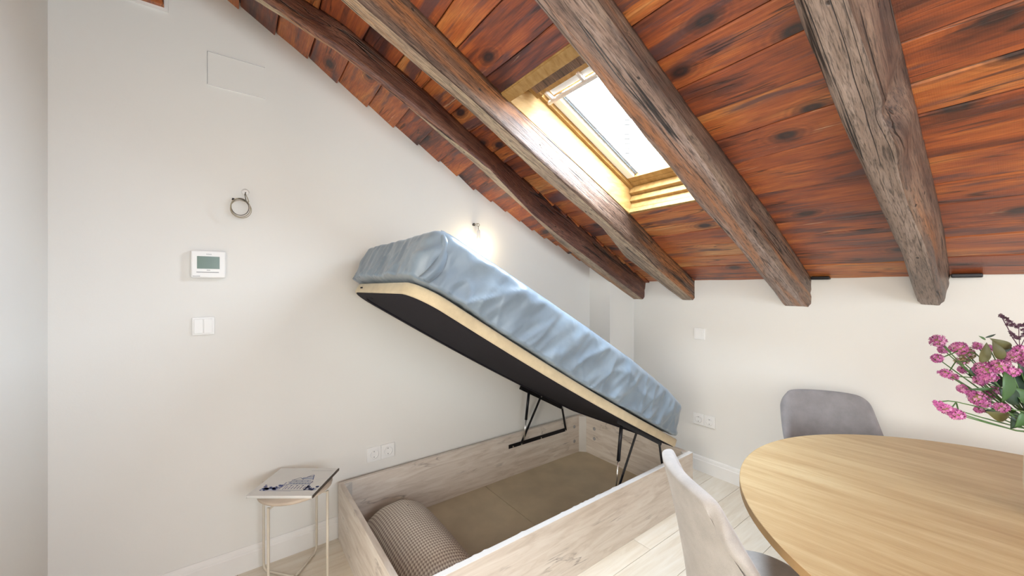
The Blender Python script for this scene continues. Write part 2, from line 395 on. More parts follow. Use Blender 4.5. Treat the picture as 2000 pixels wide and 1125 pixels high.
YJ = [-.60, -.44, -.28, -.12, .04, .195, .351, .505, .674, .838, .996, 1.15, 1.292, 1.427, 1.578, 1.711, 1.851, 1.98, 2.11, 2.25, 2.39, 2.53, 2.67, 2.82, 3.0]
SAG = [(-.6, 0), (.0, .0), (.35, .004), (.5, .015), (.84, .036), (1.15, .047), (1.43, .068), (1.85, .062), (2.58, .022), (3.0, 0)]
def interp(tab, x):
    if x <= tab[0][0]: return tab[0][1]
    for (a, va), (b, vb) in zip(tab, tab[1:]):
        if x <= b: return va+(vb-va)*(x-a)/(b-a)
    return tab[-1][1]
BAYS = [(XL-.01, -1.985), (-1.985, -1.575), (-1.575, -.895), (-.895, -.295), (-.295, .55), (.55, 1.6), (1.6, 2.6)]
def plank(xa, xb, ya, yb, bay, lap, wob, ja, jb):
    n = 6; vs = []; xm, ym = (xa+xb)/2, (ya+yb)/2; zm = cz(ym)
    gap = .0032
    for i in range(n+1):
        x = xa+gap*.6+(xb-xa-gap*1.2)*i/n
        sagf = (1-i/n) if bay == 0 else 0
        y0 = ya+gap+ja(x); y1 = yb-gap+jb(x)
        o0 = .002+interp(SAG, y0)*sagf; o1 = lap+interp(SAG, y1)*sagf
        bow = .0015*math.sin(i*1.7+ya*9)
        e = .0045
        prof = [(y0, -o0+.004), (y0+e, -o0+bow), ((y0+y1)/2, -(o0+o1)/2+bow*1.5), (y1-e, -o1+bow), (y1, -o1+.0035), (y1, .021), (y0, .021)]
        for y, h in prof: vs.append((x-xm, y-ym, cz(y)+h-zm))
    k = 7; fs = [tuple(range(k)), tuple(range(n*k, n*k+k))]
    for i in range(n):
        for j in range(k): fs.append((i*k+j, i*k+(j+1) % k, (i+1)*k+(j+1) % k, (i+1)*k+j))
    o = raw('plank', vs, fs, M['plank'], ceiling); o.location = (xm, ym, zm)
    return o
for bi, (xa, xb) in enumerate(BAYS):
    rnd = random.Random(bi*11+3)
    js = list(YJ)
    if bi > 0: js = [js[0]]+[y+rnd.uniform(-.035, .035) for y in js[1:-1]]+[js[-1]]
    if bi == 2:
        js = [y for y in js if not (yw0-.06 < y < yw1+.06)]+[yw0-.002, yw1+.004]; js.sort()
    waves = []
    for k in range(len(js)):
        ph, am = rnd.uniform(0, 6), rnd.uniform(.001, .005)
        if bi == 0 or k in (0, len(js)-1) or (bi == 2 and (abs(js[k]-yw0) < .02 or abs(js[k]-yw1) < .02)): am = .0006
        sk = rnd.uniform(-.012, .012) if am > .001 else 0
        waves.append(lambda x, ph=ph, am=am, sk=sk, xa=xa, xb=xb: am*math.sin(x*7+ph)+sk*((x-xa)/(xb-xa)-.5))
    for k in range(len(js)-1):
        ya, yb = js[k], js[k+1]
        if bi == 2 and ya > yw0-.02 and yb < yw1+.02: continue
        lap = .019+rnd.uniform(-.003, .004) if bi == 0 else (.010 if bi == 1 else .005)+rnd.uniform(-.003, .004)
        plank(xa, xb, ya, yb, bi, lap, .003, waves[k], waves[k+1])

# floor: slab with boards
floor = struct(box('floor', (-2.5, 2.72, -3.44, 3.14, -.08, -.006), M['grout']))
board_me = {}
def board(x0, x1, y0, y1):
    key = (round(x1-x0, 4), round(y1-y0, 4)); g = .0008; e = .0008
    if key not in board_me:
        a, b = (x1-x0)/2-g, (y1-y0)/2-g
        vs = [(sx*a, sy*b, -.010) for sx, sy in ((-1, -1), (1, -1), (1, 1), (-1, 1))]+[(sx*a, sy*b, -e) for sx, sy in ((-1, -1), (1, -1), (1, 1), (-1, 1))]+[(sx*(a-e), sy*(b-e), 0) for sx, sy in ((-1, -1), (1, -1), (1, 1), (-1, 1))]
        fs = [(3, 2, 1, 0), (8, 9, 10, 11)]+[(i, (i+1) % 4, (i+1) % 4+4, i+4) for i in range(4)]+[(i+4, (i+1) % 4+4, (i+1) % 4+8, i+8) for i in range(4)]
        me = bpy.data.meshes.new('board'); me.from_pydata(vs, [], fs); me.materials.append(M['floor']); board_me[key] = me
    o = bpy.data.objects.new('board', board_me[key]); C.objects.link(o); o.parent = floor; o.location = ((x0+x1)/2, (y0+y1)/2, 0)
x = XL; row = 0
OFFS = [.22, -.35, .55, -.10, .40, -.5, .08]
while x < 2.6:
    x1 = min(x+.192, 2.6); y = -3.3
    first = OFFS[row % 7]+.95
    ys = [-3.3, -2.7+first-1.0]
    while ys[-1] < 3.0: ys.append(ys[-1]+1.28)
    ys[-1] = 3.0
    for a, b in zip(ys, ys[1:]):
        if b-a > .02 and not (x1 < -1.3 and b < -.7): board(x, x1, max(a, -3.3), b)
    x = x1; row += 1

# skirting
def skirt(name, pts_fn, a, b, axis):
    prof = [(0, 0), (.016, 0), (.016, .088), (.012, .094), (.012, .098), (.009, .112), (.004, .12), (0, .12)]
    return struct(prism(name, [pts_fn(p) for p in prof], axis, a, b, M['trimw']))
skirt('baseboard_left', lambda p: (XL+p[0], p[1]), -.6, 2.66, 1)
skirt('baseboard_back', lambda p: (3.0-p[0], p[1]), -2.15, 2.6, 0)
skirt('baseboard_front', lambda p: (-.6+p[0], p[1]), XL+.016, -1.25, 0)

# ------------------------------------------------------------------ roof window
win = struct(empty('window_1', S(-1.24, 1.7, 0)))
def wp(name, b, mat, parent, **kw):
    o = box(name, b, mat, None, f=S, **kw); o.parent = parent
    if parent is not None: o.matrix_parent_inverse = Matrix.Translation(win.location).inverted()
    return o
win_inv = Matrix.Translation(win.location).inverted()
LH = .15
for nm, b in [('lining_board', (WX0-.018, WX0, WW0-.018, WW1+.018, -.012, LH)), ('lining_board', (WX1, WX1+.018, WW0-.018, WW1+.018, -.012, LH)),
              ('lining_board', (WX0, WX1, WW1, WW1+.018, -.012, .085)), ('lining_board', (WX0, WX1, WW0-.018, WW0, -.012, LH))]:
    wp(nm, b, M['pine'], win, bevel=.002)
wp('architrave', (WX0-.006, WX1, WW0-.012, WW0+.042, -.016, .006), M['pine'], win, bevel=.002)
# stepped sill pieces at the foot of the window
wp('sill_step', (WX0, WX1, WW1-.022, WW1+.016, .060, .100), M['pine'], win, bevel=.004)
wp('sill_step', (WX0, WX1, WW1-.050, WW1+.016, .103, .150), M['pine'], win, bevel=.004)
# fixed frame
fr0, fr1 = .135, .205
wp('frame_rail', (WX0-.03, WX0+.020, WW0, WW1-.03, fr0, fr1), M['pine'], win, bevel=.003)
wp('frame_rail', (WX1-.020, WX1+.03, WW0, WW1-.03, fr0, fr1), M['pine'], win, bevel=.003)
wp('frame_rail', (WX0-.03, WX1+.03, WW1-.085, WW1+.0, fr0+.018, fr1), M['pine'], win, bevel=.003)
# top: dark recess board, ventilation flap and grab bar
wp('head_board', (WX0, WX1, WW0, WW0+.03, .10, .21), M['b3'], win)
wp('head_panel', (WX0+.07, WX1, WW0+.035, WW0+.125, .075, .085), M['b4s'], win)
wp('head_block', (WX0+.030, WX0+.070, WW0+.02, WW0+.16, .09, .165), M['pine'], win, bevel=.003)
flap = wp('ventilation_flap', (WX0+.045, WX1-.01, WW0+.120, WW0+.165, .105, .150), M['pine'], win, bevel=.004)
bar = wp('grab_bar', (WX0+.060, WX1-.01, WW0+.205, WW0+.222, .085, .108), M['alu'], win, bevel=.005)
for u in (WX0+.085, WX0+.30, WX1-.06):
    wp('bar_bracket', (u, u+.016, WW0+.155, WW0+.21, .092, .112), M['alu'], win, bevel=.003)
wp('flap_plate', (WX0+.10, WX1-.02, WW0+.165, WW0+.20, .118, .126), M['sash'], win)
# sash
s0, s1 = .155, .235
sx0, sx1, sw0, sw1 = WX0+.022, WX1-.022, WW0+.18, WW1-.088
wp('sash_stile', (sx0, sx0+.052, sw0, sw1, s0, s1), M['sash'], win, bevel=.003)
wp('sash_stile', (sx1-.052, sx1, sw0, sw1, s0, s1), M['sash'], win, bevel=.003)
wp('sash_rail', (sx0, sx1, sw1-.040, sw1+.001, s0-.001, s1), M['pine'], win, bevel=.003)
wp('sash_rail', (sx0, sx1, sw0-.001, sw0+.05, s0-.001, s1), M['pine'], win, bevel=.003)
gx0, gx1, gw0, gw1 = sx0+.052, sx1-.052, sw0+.05, sw1-.04
for off in (.008, .024):
    o = multi('gasket', [(gx0+off, gx0+off+.003, gw0, gw1, s0+.018, s0+.026), (gx1-off-.003, gx1-off, gw0, gw1, s0+.018, s0+.026)], M['gasket'], win, f=S); o.matrix_parent_inverse = win_inv
o = multi('glazing_bead', [(gx0, gx0+.018, gw0, gw1, s0+.026, s0+.034)], M['sash'], win, f=S); o.matrix_parent_inverse = win_inv
pane = wp('pane', (gx0, gx1, gw0, gw1, s0+.040, s0+.046), M['glass'], win)
# upstand hiding the roof thickness
o = multi('roof_upstand', [(WX0-.05, WX0-.018, WW0-.05, WW1+.05, .02, .24), (WX1+.018, WX1+.05, WW0-.05, WW1+.05, .02, .24), (WX0-.05, WX1+.05, WW1+.018, WW1+.05, .02, .24), (WX0-.05, WX1+.05, WW0-.05, WW0-.018, .02, .24)], M['gasket'], win, f=S); o.matrix_parent_inverse = win_inv
# daylight portal in the opening
pc = S((WX0+WX1)/2, (WW0+WW1)/2, .26)
p = area('skylight_portal', pc, (0, 0, 0), WX1-WX0, WW1-WW0, 1, (1, 1, 1), portal=True)
p.rotation_euler = (-TH, 0, 0)

# neighbouring house seen through the pane
nb = empty('neighbour_house', (-4.4, 5.6, 0), 0, 'pale rendered house corner with brick quoin seen through the roof window glass', 'house')
def nbx(px, k): q = at(px, 240, k); return q
a_ = nbx(1060, 6.0); b_ = nbx(1219, 6.0); c_ = nbx(1231, 6.0)
dv = (b_-a_); dv.z = 0; dn = Vector((-dv.y, dv.x, 0)).normalized()
if dn.dot(Vector((a_.x, a_.y, 0))) < 0: dn = -dn
vs = [(a_.x, a_.y, 0), (b_.x, b_.y, 0), (b_.x+dn.x*2, b_.y+dn.y*2, 0), (a_.x+dn.x*2, a_.y+dn.y*2, 0)]
vs += [(x_, y_, 4.75) for x_, y_, _ in vs]
o = raw('rendered_wall', vs, [(0, 1, 2, 3), (4, 5, 6, 7), (0, 1, 5, 4), (1, 2, 6, 5), (2, 3, 7, 6), (3, 0, 4, 7)], M['facade'], nb); o.matrix_parent_inverse = Matrix.Translation(nb.location).inverted()
w_ = (c_-b_); w_.z = 0
for i in range(30):
    z = 2.3+i*.075; e = .0 if i % 2 else .02
    q0 = b_+w_*0; q1 = b_+w_*(1+e)
    vs = [(q0.x-dn.x*.02, q0.y-dn.y*.02, z), (q1.x-dn.x*.02, q1.y-dn.y*.02, z), (q1.x+dn.x*.2, q1.y+dn.y*.2, z), (q0.x+dn.x*.2, q0.y+dn.y*.2, z)]
    vs += [(x_, y_, z+.066) for x_, y_, _ in vs]
    o = raw('brick', vs, [(0, 1, 2, 3), (4, 5, 6, 7), (0, 1, 5, 4), (1, 2, 6, 5), (2, 3, 7, 6), (3, 0, 4, 7)], M['brick'], nb); o.matrix_parent_inverse = Matrix.Translation(nb.location).inverted()

# ------------------------------------------------------------------ old roof beams
def beam(low, mid, top, tl, depth, mat, matb, label, seed, wane=.012, endy=3.004, amp=.004):
    """low / mid / top: tables of x against y for the three edges in sight (bottom left, bottom right, top right); tl: top left"""
    y0 = -.598; n = 230; vs = []; fs = []; mi = []
    per = None
    for i in range(n+1):
        y = y0+(endy-y0)*i/n
        xl, xm, xt, xtl = interp(low, y), interp(mid, y), interp(top, y), interp(tl, y)
        d = interp(depth, y)
        zt = cz(y)+.0; zb = cz(y)-d
        zt -= .004
        wn = wane*(1+.8*noise.noise((seed, y*2.1, 1)))
        corners = [(xtl, zt), (xl, zb+wn), (xl+wn, zb), (xm-wn, zb), (xm, zb+wn*1.4), (xt, zt)]
        segs = [6, 2, 7, 2, 7, 1]; ring = []; fm = []
        for k, (c0, sg) in enumerate(zip(corners, segs)):
            c1 = corners[(k+1) % 6]
            for q in range(sg):
                t = q/sg; ring.append((c0[0]+(c1[0]-c0[0])*t, c0[1]+(c1[1]-c0[1])*t)); fm.append(1 if k in (1, 2) else 0)
        cx = (xl+xm)/2; czz = (zt+zb)/2
        for (x_, z_) in ring:
            if z_ < zt-.006:
                zr = z_-zt
                nn = noise.noise((x_*9+seed*5, y*2.2, zr*9))*amp*1.3+noise.noise((x_*38+seed*3, y*6, zr*38))*amp*.75
                cr = abs(noise.noise((x_*11+seed, y*.8, zr*11+4))); g_ = noise.noise((seed+9, y*1.3, x_*6))
                if cr < .035 and g_ > 0: nn -= .007*(1-cr/.035)
                if seed > 10: nn -= .030*math.exp(-((y-1.66)/.05)**2-((x_-xm)/.035)**2)-.012*math.exp(-((y-1.80)/.07)**2-((x_-xm)/.05)**2)
                dx, dz = x_-cx, z_-czz; L = math.hypot(dx, dz)+1e-6
                x_ += dx/L*nn; z_ += dz/L*nn
            vs.append((x_, y, z_))
        k = len(ring)
        if per is None: per = fm
        if i < n:
            for j in range(k): fs.append((i*k+j, i*k+(j+1) % k, (i+1)*k+(j+1) % k, (i+1)*k+j)); mi.append(per[j])
    fs.append(tuple(range(k))); mi.append(0); fs.append(tuple(range(n*k, (n+1)*k))); mi.append(0)
    o = raw('roof_beam', vs, fs, [mat, matb], midx=mi, smooth=True)
    return tag(o, label, 'beam', 'old roof beams')
D = [(-.6, .17), (2.4, .17), (3.0, .168)]
beam([(-.6, -2.06), (.08, -2.0), (.38, -1.93), (.7, -1.925), (1.15, -1.965), (1.68, -2.05), (2.0, -2.14), (2.45, -2.172), (3.0, -2.168)],
     [(-.6, -1.99), (.15, -1.94), (.4, -1.895), (.8, -1.892), (1.25, -1.90), (1.67, -2.005), (2.1, -2.03), (3.0, -2.04)],
     [(-.6, -1.99), (.27, -1.975), (.44, -1.92), (.85, -1.92), (1.15, -1.955), (1.86, -2.0), (2.2, -1.99), (3.0, -2.025)],
     [(-.6, -2.12), (3.0, -2.17)], D, M['b1'], M['b1b'], 'dark red-brown roof beam with pale worn lower edge, nearest the left wall', 1.3)
beam([(-.6, -1.60), (.38, -1.614), (.95, -1.616), (1.38, -1.645), (1.96, -1.645), (2.3, -1.73), (2.6, -1.715), (3.0, -1.692)],
     [(-.6, -1.50), (.4, -1.52), (.9, -1.515), (1.5, -1.535), (2.2, -1.56), (3.0, -1.578)],
     [(-.6, -1.49), (.6, -1.501), (1.0, -1.525), (1.3, -1.522), (2.0, -1.522), (2.5, -1.565), (3.0, -1.578)],
     [(-.6, -1.62), (3.0, -1.70)], [(-.6, .17), (3.0, .163)], M['b2'], M['b1b'], 'brown roof beam with silvery sheen on the left side of the roof window', 4.1)
beam([(-.6, -.95), (.78, -.946), (1.09, -.942), (1.43, -.962), (1.87, -.972), (2.27, -.962), (3.0, -.972)],
     [(-.6, -.78), (.89, -.786), (1.66, -.79), (2.1, -.82), (3.0, -.816)],
     [(-.6, -.83), (1.05, -.826), (1.55, -.824), (1.8, -.812), (2.26, -.80), (3.0, -.813)],
     [(-.6, -.95), (3.0, -.97)], [(-.6, .175), (2.4, .175), (3.0, .187)], M['b3s'], M['b3'], 'grey roof beam with orange streaks on the right side of the roof window', 7.7, .016)
beam([(-.6, -.37), (1.17, -.363), (1.61, -.359), (1.91, -.351), (2.44, -.336), (3.0, -.348)],
     [(-.6, -.24), (1.39, -.238), (1.9, -.245), (2.4, -.236), (3.0, -.25)],
     [(-.6, -.21), (1.45, -.216), (2.2, -.212), (2.55, -.212), (3.0, -.228)],
     [(-.6, -.36), (3.0, -.345)], [(-.6, .165), (2.9, .165), (3.0, .155)], M['b4s'], M['b4'], 'thick grey hewn roof beam with a deep knot, furthest right in the photo', 11.2, .02, amp=.006)

# little dark gaps of the boards over the wall, their shade drawn as black boxes
for i, (xa, xb, lab) in enumerate([(-.805, -.715, 'small black box drawn for the dark gap right of the orange streaked beam end'), (-.222, -.12, 'small black box drawn for the dark gap right of the thick grey beam end')]):
    tag(box('dark_gap_box', (xa, xb, 2.955, 2.999, cz(2.98)-.022, cz(2.98)-.002), M['black'], bevel=.004), lab, 'block', 'dark gaps at the beam ends')

# purlin end in the upper left
pu = empty('purlin_end', (XL, -.3, 2.86), 0, 'brown timber end framed in white plaster, high on the left wall', 'timber')
o = box('timber', (0, .03, -.055, .055, -.112, .10), M['plank'], pu, bevel=.003)
o = multi('plaster_frame', [(0, .012, .055, .068, -.125, .10), (0, .012, -.068, -.055, -.125, .10), (0, .012, -.055, .055, -.125, -.112)], M['trimw'], pu)

# ------------------------------------------------------------------ fittings on the left wall
def on_left(y, z): return (XL, y, z)
hp = empty('access_panel', on_left(.028, 2.53), 0, 'flush white access panel outlined high on the left wall', 'panel')
w2, h2 = .118, .083
box('panel_leaf', (.0, .002, -w2+.002, w2-.002, -h2+.003, h2-.003), M['wall'], hp)
for z in (h2-.002, -h2): box('panel_frame', (0, .006, -w2-.001, w2+.001, z, z+.002), M['trimw'], hp)
multi('panel_joint', [(0, .0024, -w2, w2, h2-.0035, h2-.002), (0, .0024, -w2, -w2+.0015, -h2, h2)], M['grey'], hp)

th = empty('room_thermostat', on_left(-.084, 1.565), 0, 'white wall thermostat with green display above the light switch', 'thermostat')
box('body', (.0, .028, -.066, .066, -.066, .066), M['white'], th, bevel=.006)
box('screen', (.0275, .0288, -.043, .043, -.022, .038), M['lcd'], th)
box('cover_slot', (.0275, .0285, -.045, .040, -.041, -.037), M['grey'], th)
rl = random.Random(4)
for z, y0, n_ in ((.049, -.008, 6), (-.029, -.006, 4), (-.058, -.058, 8)):
    multi('lettering', [(.0275, .0284, y0+i*.0034, y0+i*.0034+.0022, z-.002, z+.0015+rl.random()*.001) for i in range(n_)], M['grey'], th)

sw = empty('light_switch', on_left(-.104, 1.265), 0, 'white double rocker light switch below the thermostat', 'switch')
box('plate', (0, .009, -.043, .043, -.043, .043), M['white'], sw, bevel=.003)
for s_ in (-1, 1):
    a_, b_ = (.0015, .035) if s_ > 0 else (-.035, -.0015)
    box('rocker', (.0085, .0135, a_, b_, -.035, .035), M['white'], sw, bevel=.002)

def sockets(loc, rz, label, w=.0855):
    o = empty('double_socket', loc, rz, label, 'socket', 'double wall sockets')
    for s_ in (-1, 1):
        c_ = s_*w/2
        f_ = box('socket_frame', (0, .009, c_-w/2+.0004, c_+w/2-.0004, -.044, .044), M['white'], o, bevel=.003)
        lathe('socket_face', [(.0275, .0085), (.0275, .0115), (.0215, .0115), (.0200, .0045), (.0005, .0045)], M['white'], f_, 28, (0, c_, 0), 'x')
        for q in (-.0065, .0065):
            lathe('pin_hole', [(.0030, .0046), (.0030, .0053)], M['hole'], f_, 10, (0, c_+q*1.3, 0), 'x')
        for z in (.014, -.0195): box('earth_clip', (.0045, .0105, c_-.003, c_+.003, z, z+.0055), M['grey'], f_)
    return o
sockets(on_left(.753, .429), 0, 'white double socket on the left wall above the bed box corner')
sockets((-1.50, 3.0, .408), R(-90), 'white double socket on the back wall right of the mattress foot')
bs = empty('blank_switch', (-1.534, 3.0, 1.087), R(-90), 'small white single switch plate on the back wall under the beams', 'switch')
box('plate', (0, .010, -.043, .043, -.045, .045), M['white'], bs, bevel=.003)
box('rocker', (.0095, .013, -.030, .030, -.032, .032), M['white'], bs, bevel=.002)

# coil of wire
cw = empty('wire_coil', on_left(.06, 1.945), 0, 'coiled loose electric wire hanging from the left wall above the thermostat', 'wire')
lathe('wall_plug', [(.0005, 0), (.016, 0), (.017, .006), (.010, .009), (.0005, .0095)], M['trimw'], cw, 14, (0, .003, -.004), 'x')
def coil(cy, czz, r1, r2, x0, x1, n=40, turns=1.0, ph=0):
    return [(x0+(x1-x0)*i/n, cy+r1*math.cos(ph+2*math.pi*turns*i/n), czz+r2*math.sin(ph+2*math.pi*turns*i/n)) for i in range(n+1)]
tube('wire_strand', [(.008, .003, -.006), (.03, .004, -.02), (.05, .010, -.04), (.055, .016, -.06)]+coil(-.018, -.095, .040, .046, .055, .065, 44, 1.35, .7), .0021, M['wire'], cw, 6)
tube('wire_strand', [(.008, .005, -.004), (.035, .000, -.022), (.05, .004, -.05)]+coil(-.020, -.092, .036, .041, .05, .07, 44, 1.2, .5), .0019, M['wired'], cw, 6)
tube('wire_strand', coil(-.016, -.102, .043, .044, .06, .052, 40, 1.0, 1.6), .0018, M['wire'], cw, 6, True)
tube('wire_strand', [(.055, .008, -.062), (.052, -.01, -.048), (.055, -.034, -.052), (.06, -.046, -.062), (.05, -.052, -.058)], .002, M['wired'], cw, 6)
tube('connector', [(.056, -.040, -.058), (.056, -.052, -.054)], .005, M['black'], cw, 8)

# bare bulb
bb = empty('hanging_bulb', on_left(1.425, 1.91), 0, 'bare lit bulb in a white holder hanging on wires behind the raised mattress', 'lamp')
lathe('ceiling_plug', [(.0005, 0), (.010, 0), (.011, .01), (.0005, .012)], M['hole'], bb, 12, (0, -.004, .0), 'x')
tube('wire_strand', [(.008, -.004, 0), (.03, .004, .006), (.045, .014, .004), (.048, .020, -.006), (.044, .014, -.016), (.038, .004, -.014), (.036, .002, -.004), (.042, .010, .004)], .0022, M['wire'], bb, 6)
tube('wire_strand', [(.044, .012, -.014), (.045, .010, -.025), (.045, .011, -.042)], .0022, M['wired'], bb, 6)
lathe('bulb_holder', [(.0005, -.038), (.006, -.040), (.010, -.048), (.0135, -.056), (.014, -.098), (.0165, -.103), (.0165, -.110), (.0005, -.111)], M['white'], bb, 20, (.045, .011, 0))
lathe('bulb', [(.0005, -.111), (.013, -.112), (.014, -.120), (.0245, -.143), (.027, -.158), (.0235, -.173), (.012, -.184), (.0005, -.186)], M['bulb'], bb, 20, (.045, .011, 0))
pl = bpy.data.lights.new('bulb_light', 'POINT'); pl.energy = 2.3; pl.color = (1, .77, .45); pl.shadow_soft_size = .03
plo = bpy.data.objects.new('bulb_light', pl); C.objects.link(plo); plo.location = (XL+.075, 1.436, 1.745)

# ------------------------------------------------------------------ storage bed
BX0, BX1, BY0, BY1, BT, RT = -2.352, -1.342, .50, 2.528, .33, .026
bed = empty('storage_bed', ((BX0+BX1)/2, (BY0+BY1)/2, 0), 0, 'whitewashed oak storage bed box with its lid raised on gas struts', 'bed')
binv = Matrix.Translation(bed.location).inverted()
def bp(o): o.parent = bed; o.matrix_parent_inverse = binv; return o
bp(box('side_rail', (BX0, BX0+RT, BY0, BY1, 0, BT), M['bedy'], bevel=.0015))
bp(box('side_rail', (BX1-RT, BX1, BY0, BY1, 0, BT), M['bedy'], bevel=.0015))
bp(box('end_board', (BX0+RT, BX1-RT, BY0, BY0+RT, 0, BT), M['bedx'], bevel=.0015))
bp(box('end_board', (BX0+RT, BX1-RT, BY1-RT, BY1, 0, BT), M['bedx'], bevel=.0015))
# worn white edging tape on the top of the near rail
vs, fs = [], []; n = 120; rr = random.Random(3)
for i in range(n+1):
    y = BY0+(BY1-BY0)*i/n; c_ = .0 if rr.random() > .22 else rr.uniform(.001, .005)
    vs += [(BX1-RT-.001-c_*.3, y, BT+.0005), (BX1+.0008, y, BT+.0005), (BX1+.0008, y, BT+.0025), (BX1-RT-.0015-c_, y, BT+.0025)]
for i in range(n):
    for j in range(4): fs.append((i*4+j, i*4+(j+1) % 4, (i+1)*4+(j+1) % 4, (i+1)*4+j))
fs += [(0, 1, 2, 3), (n*4, n*4+1, n*4+2, n*4+3)]
o = bp(raw('edging_tape', vs, fs, M['trimw'])); o['label'] = 'worn white edging on the near rail'
bp(box('base_panel', (BX0+RT, BX1-RT, BY0+RT, 1.48, .004, .016), M['base']))
bp(box('base_panel', (BX0+RT, BX1-RT, 1.484, BY1-RT, .004, .016), M['base']))
for (cx, sx, cy, sy) in ((BX0+RT, 1, BY0+RT, 1), (BX1-RT, -1, BY0+RT, 1), (BX0+RT, 1, BY1-RT, -1), (BX1-RT, -1, BY1-RT, -1)):
    q = .045
    bp(prism('corner_block', [(cx, cy), (cx+sx*q, cy), (cx, cy+sy*q)], 2, .016, BT-.004, M['bedtop']))
for (x_, y_, z_, ax) in ((BX0+RT, 2.40, .245, 'x'), (BX0+RT, 2.40, .12, 'x'), (-2.19, BY1-RT, .245, 'y'), (-2.19, BY1-RT, .16, 'y')):
    s_ = 1 if ax == 'x' else -1
    bp(lathe('bolt_cap', [(.0005, 0), (.014, 0), (.014, s_*.002), (.006, s_*.003), (.0005, s_*.001)], M['grey'], None, 16, (x_, y_, z_), ax))

# lid frame of reference
PF = Vector((0, 2.36, .401)); PD = Vector((0, -.8684, .4959)); PN = Vector((0, .4959, .8684))
def L(s_, x_, n_): return PF + PD*s_ + PN*n_ + Vector((x_, 0, 0))
LX0, LX1 = -2.31, -1.36
LS = 2.085
def outline(s0, s1, x0, x1, rh, rf, n=10, inset=0):
    """rounded rectangle in lid space; rh corner radius at the head, rf at the foot"""
    s0 += inset; s1 -= inset; x0 += inset; x1 -= inset; rh = max(.004, rh-inset); rf = max(.004, rf-inset); pts = []
    for (cs, cx, r, a0) in ((s1-rh, x1-rh, rh, 0), (s1-rh, x0+rh, rh, 90), (s0+rf, x0+rf, rf, 180), (s0+rf, x1-rf, rf, 270)):
        for i in range(n+1):
            a = R(a0+90*i/n)
            # angle 0 points to +x, 90 to +s ... build in (x,s)
            pts.append((cs+r*math.sin(a), cx+r*math.cos(a)))
    return pts
def resample(pts, m):
    P = [Vector((a, b)) for a, b in pts]; P.append(P[0]); ds = [0]
    for a, b in zip(P, P[1:]): ds.append(ds[-1]+(b-a).length)
    T = ds[-1]; out = []; j = 0
    for i in range(m):
        t = T*i/m
        while ds[j+1] < t: j += 1
        f = (t-ds[j])/max(1e-9, ds[j+1]-ds[j]); out.append(tuple(P[j].lerp(P[j+1], f)))
    return out
lid = bp(empty('lid', (0, 0, 0)))
lidinv = Matrix.Identity(4)
def rings(name, rs, mat, parent, capb=True, capt=True, **kw):
    m = len(rs[0]); vs = [p_ for r_ in rs for p_ in r_]; fs = []
    for i in range(len(rs)-1):
        for j in range(m): fs.append((i*m+j, i*m+(j+1) % m, (i+1)*m+(j+1) % m, (i+1)*m+j))
    if capb: fs.append(tuple(range(m)))
    if capt: fs.append(tuple(range((len(rs)-1)*m, len(rs)*m)))
    return raw(name, vs, fs, mat, parent, **kw)
def wob(s_): return -.020*math.sin(math.pi*max(0, min(1, s_/LS)))
# ivory border band
m = 260; rs = []
for inset, n_ in ((.030, -.003), (.004, -.004), (0, .003), (0, .024), (.0, .042), (.006, .048), (.05, .048), (.15, .040), (.30, .035), (.44, .03)):
    rs.append([L(a, b, n_+wob(a)) for a, b in resample(outline(0, LS, LX0, LX1, .15, .03, inset=inset), m)])
rs_in = [[p_ for p_ in r_] for r_ in rs]
bo = rings('border_band', rs, M['border'], lid, capb=False, smooth=True)
# black underside: recessed cloth and raised frame
rs = []
for inset, n_ in ((.006, .0035), (.012, -.006), (.070, -.007), (.074, -.0002), (.15, .0), (.30, .0), (.44, 0)):
    rs.append([L(a, b, n_+wob(a)) for a, b in resample(outline(0, LS, LX0, LX1, .15, .03, inset=inset), m)])
rings('underside_cloth', rs, M['under'], lid, capb=False, capt=True)
o = raw('pull_tab', [L(2.075, -2.12, .002), L(2.075, -2.05, .002), L(2.02, -2.03, -.010), L(2.02, -2.14, -.010), L(2.088, -2.10, .022), L(2.088, -2.07, .022)], [(0, 1, 2, 3), (0, 1, 5, 4)], M['under'], lid, solid=.003)

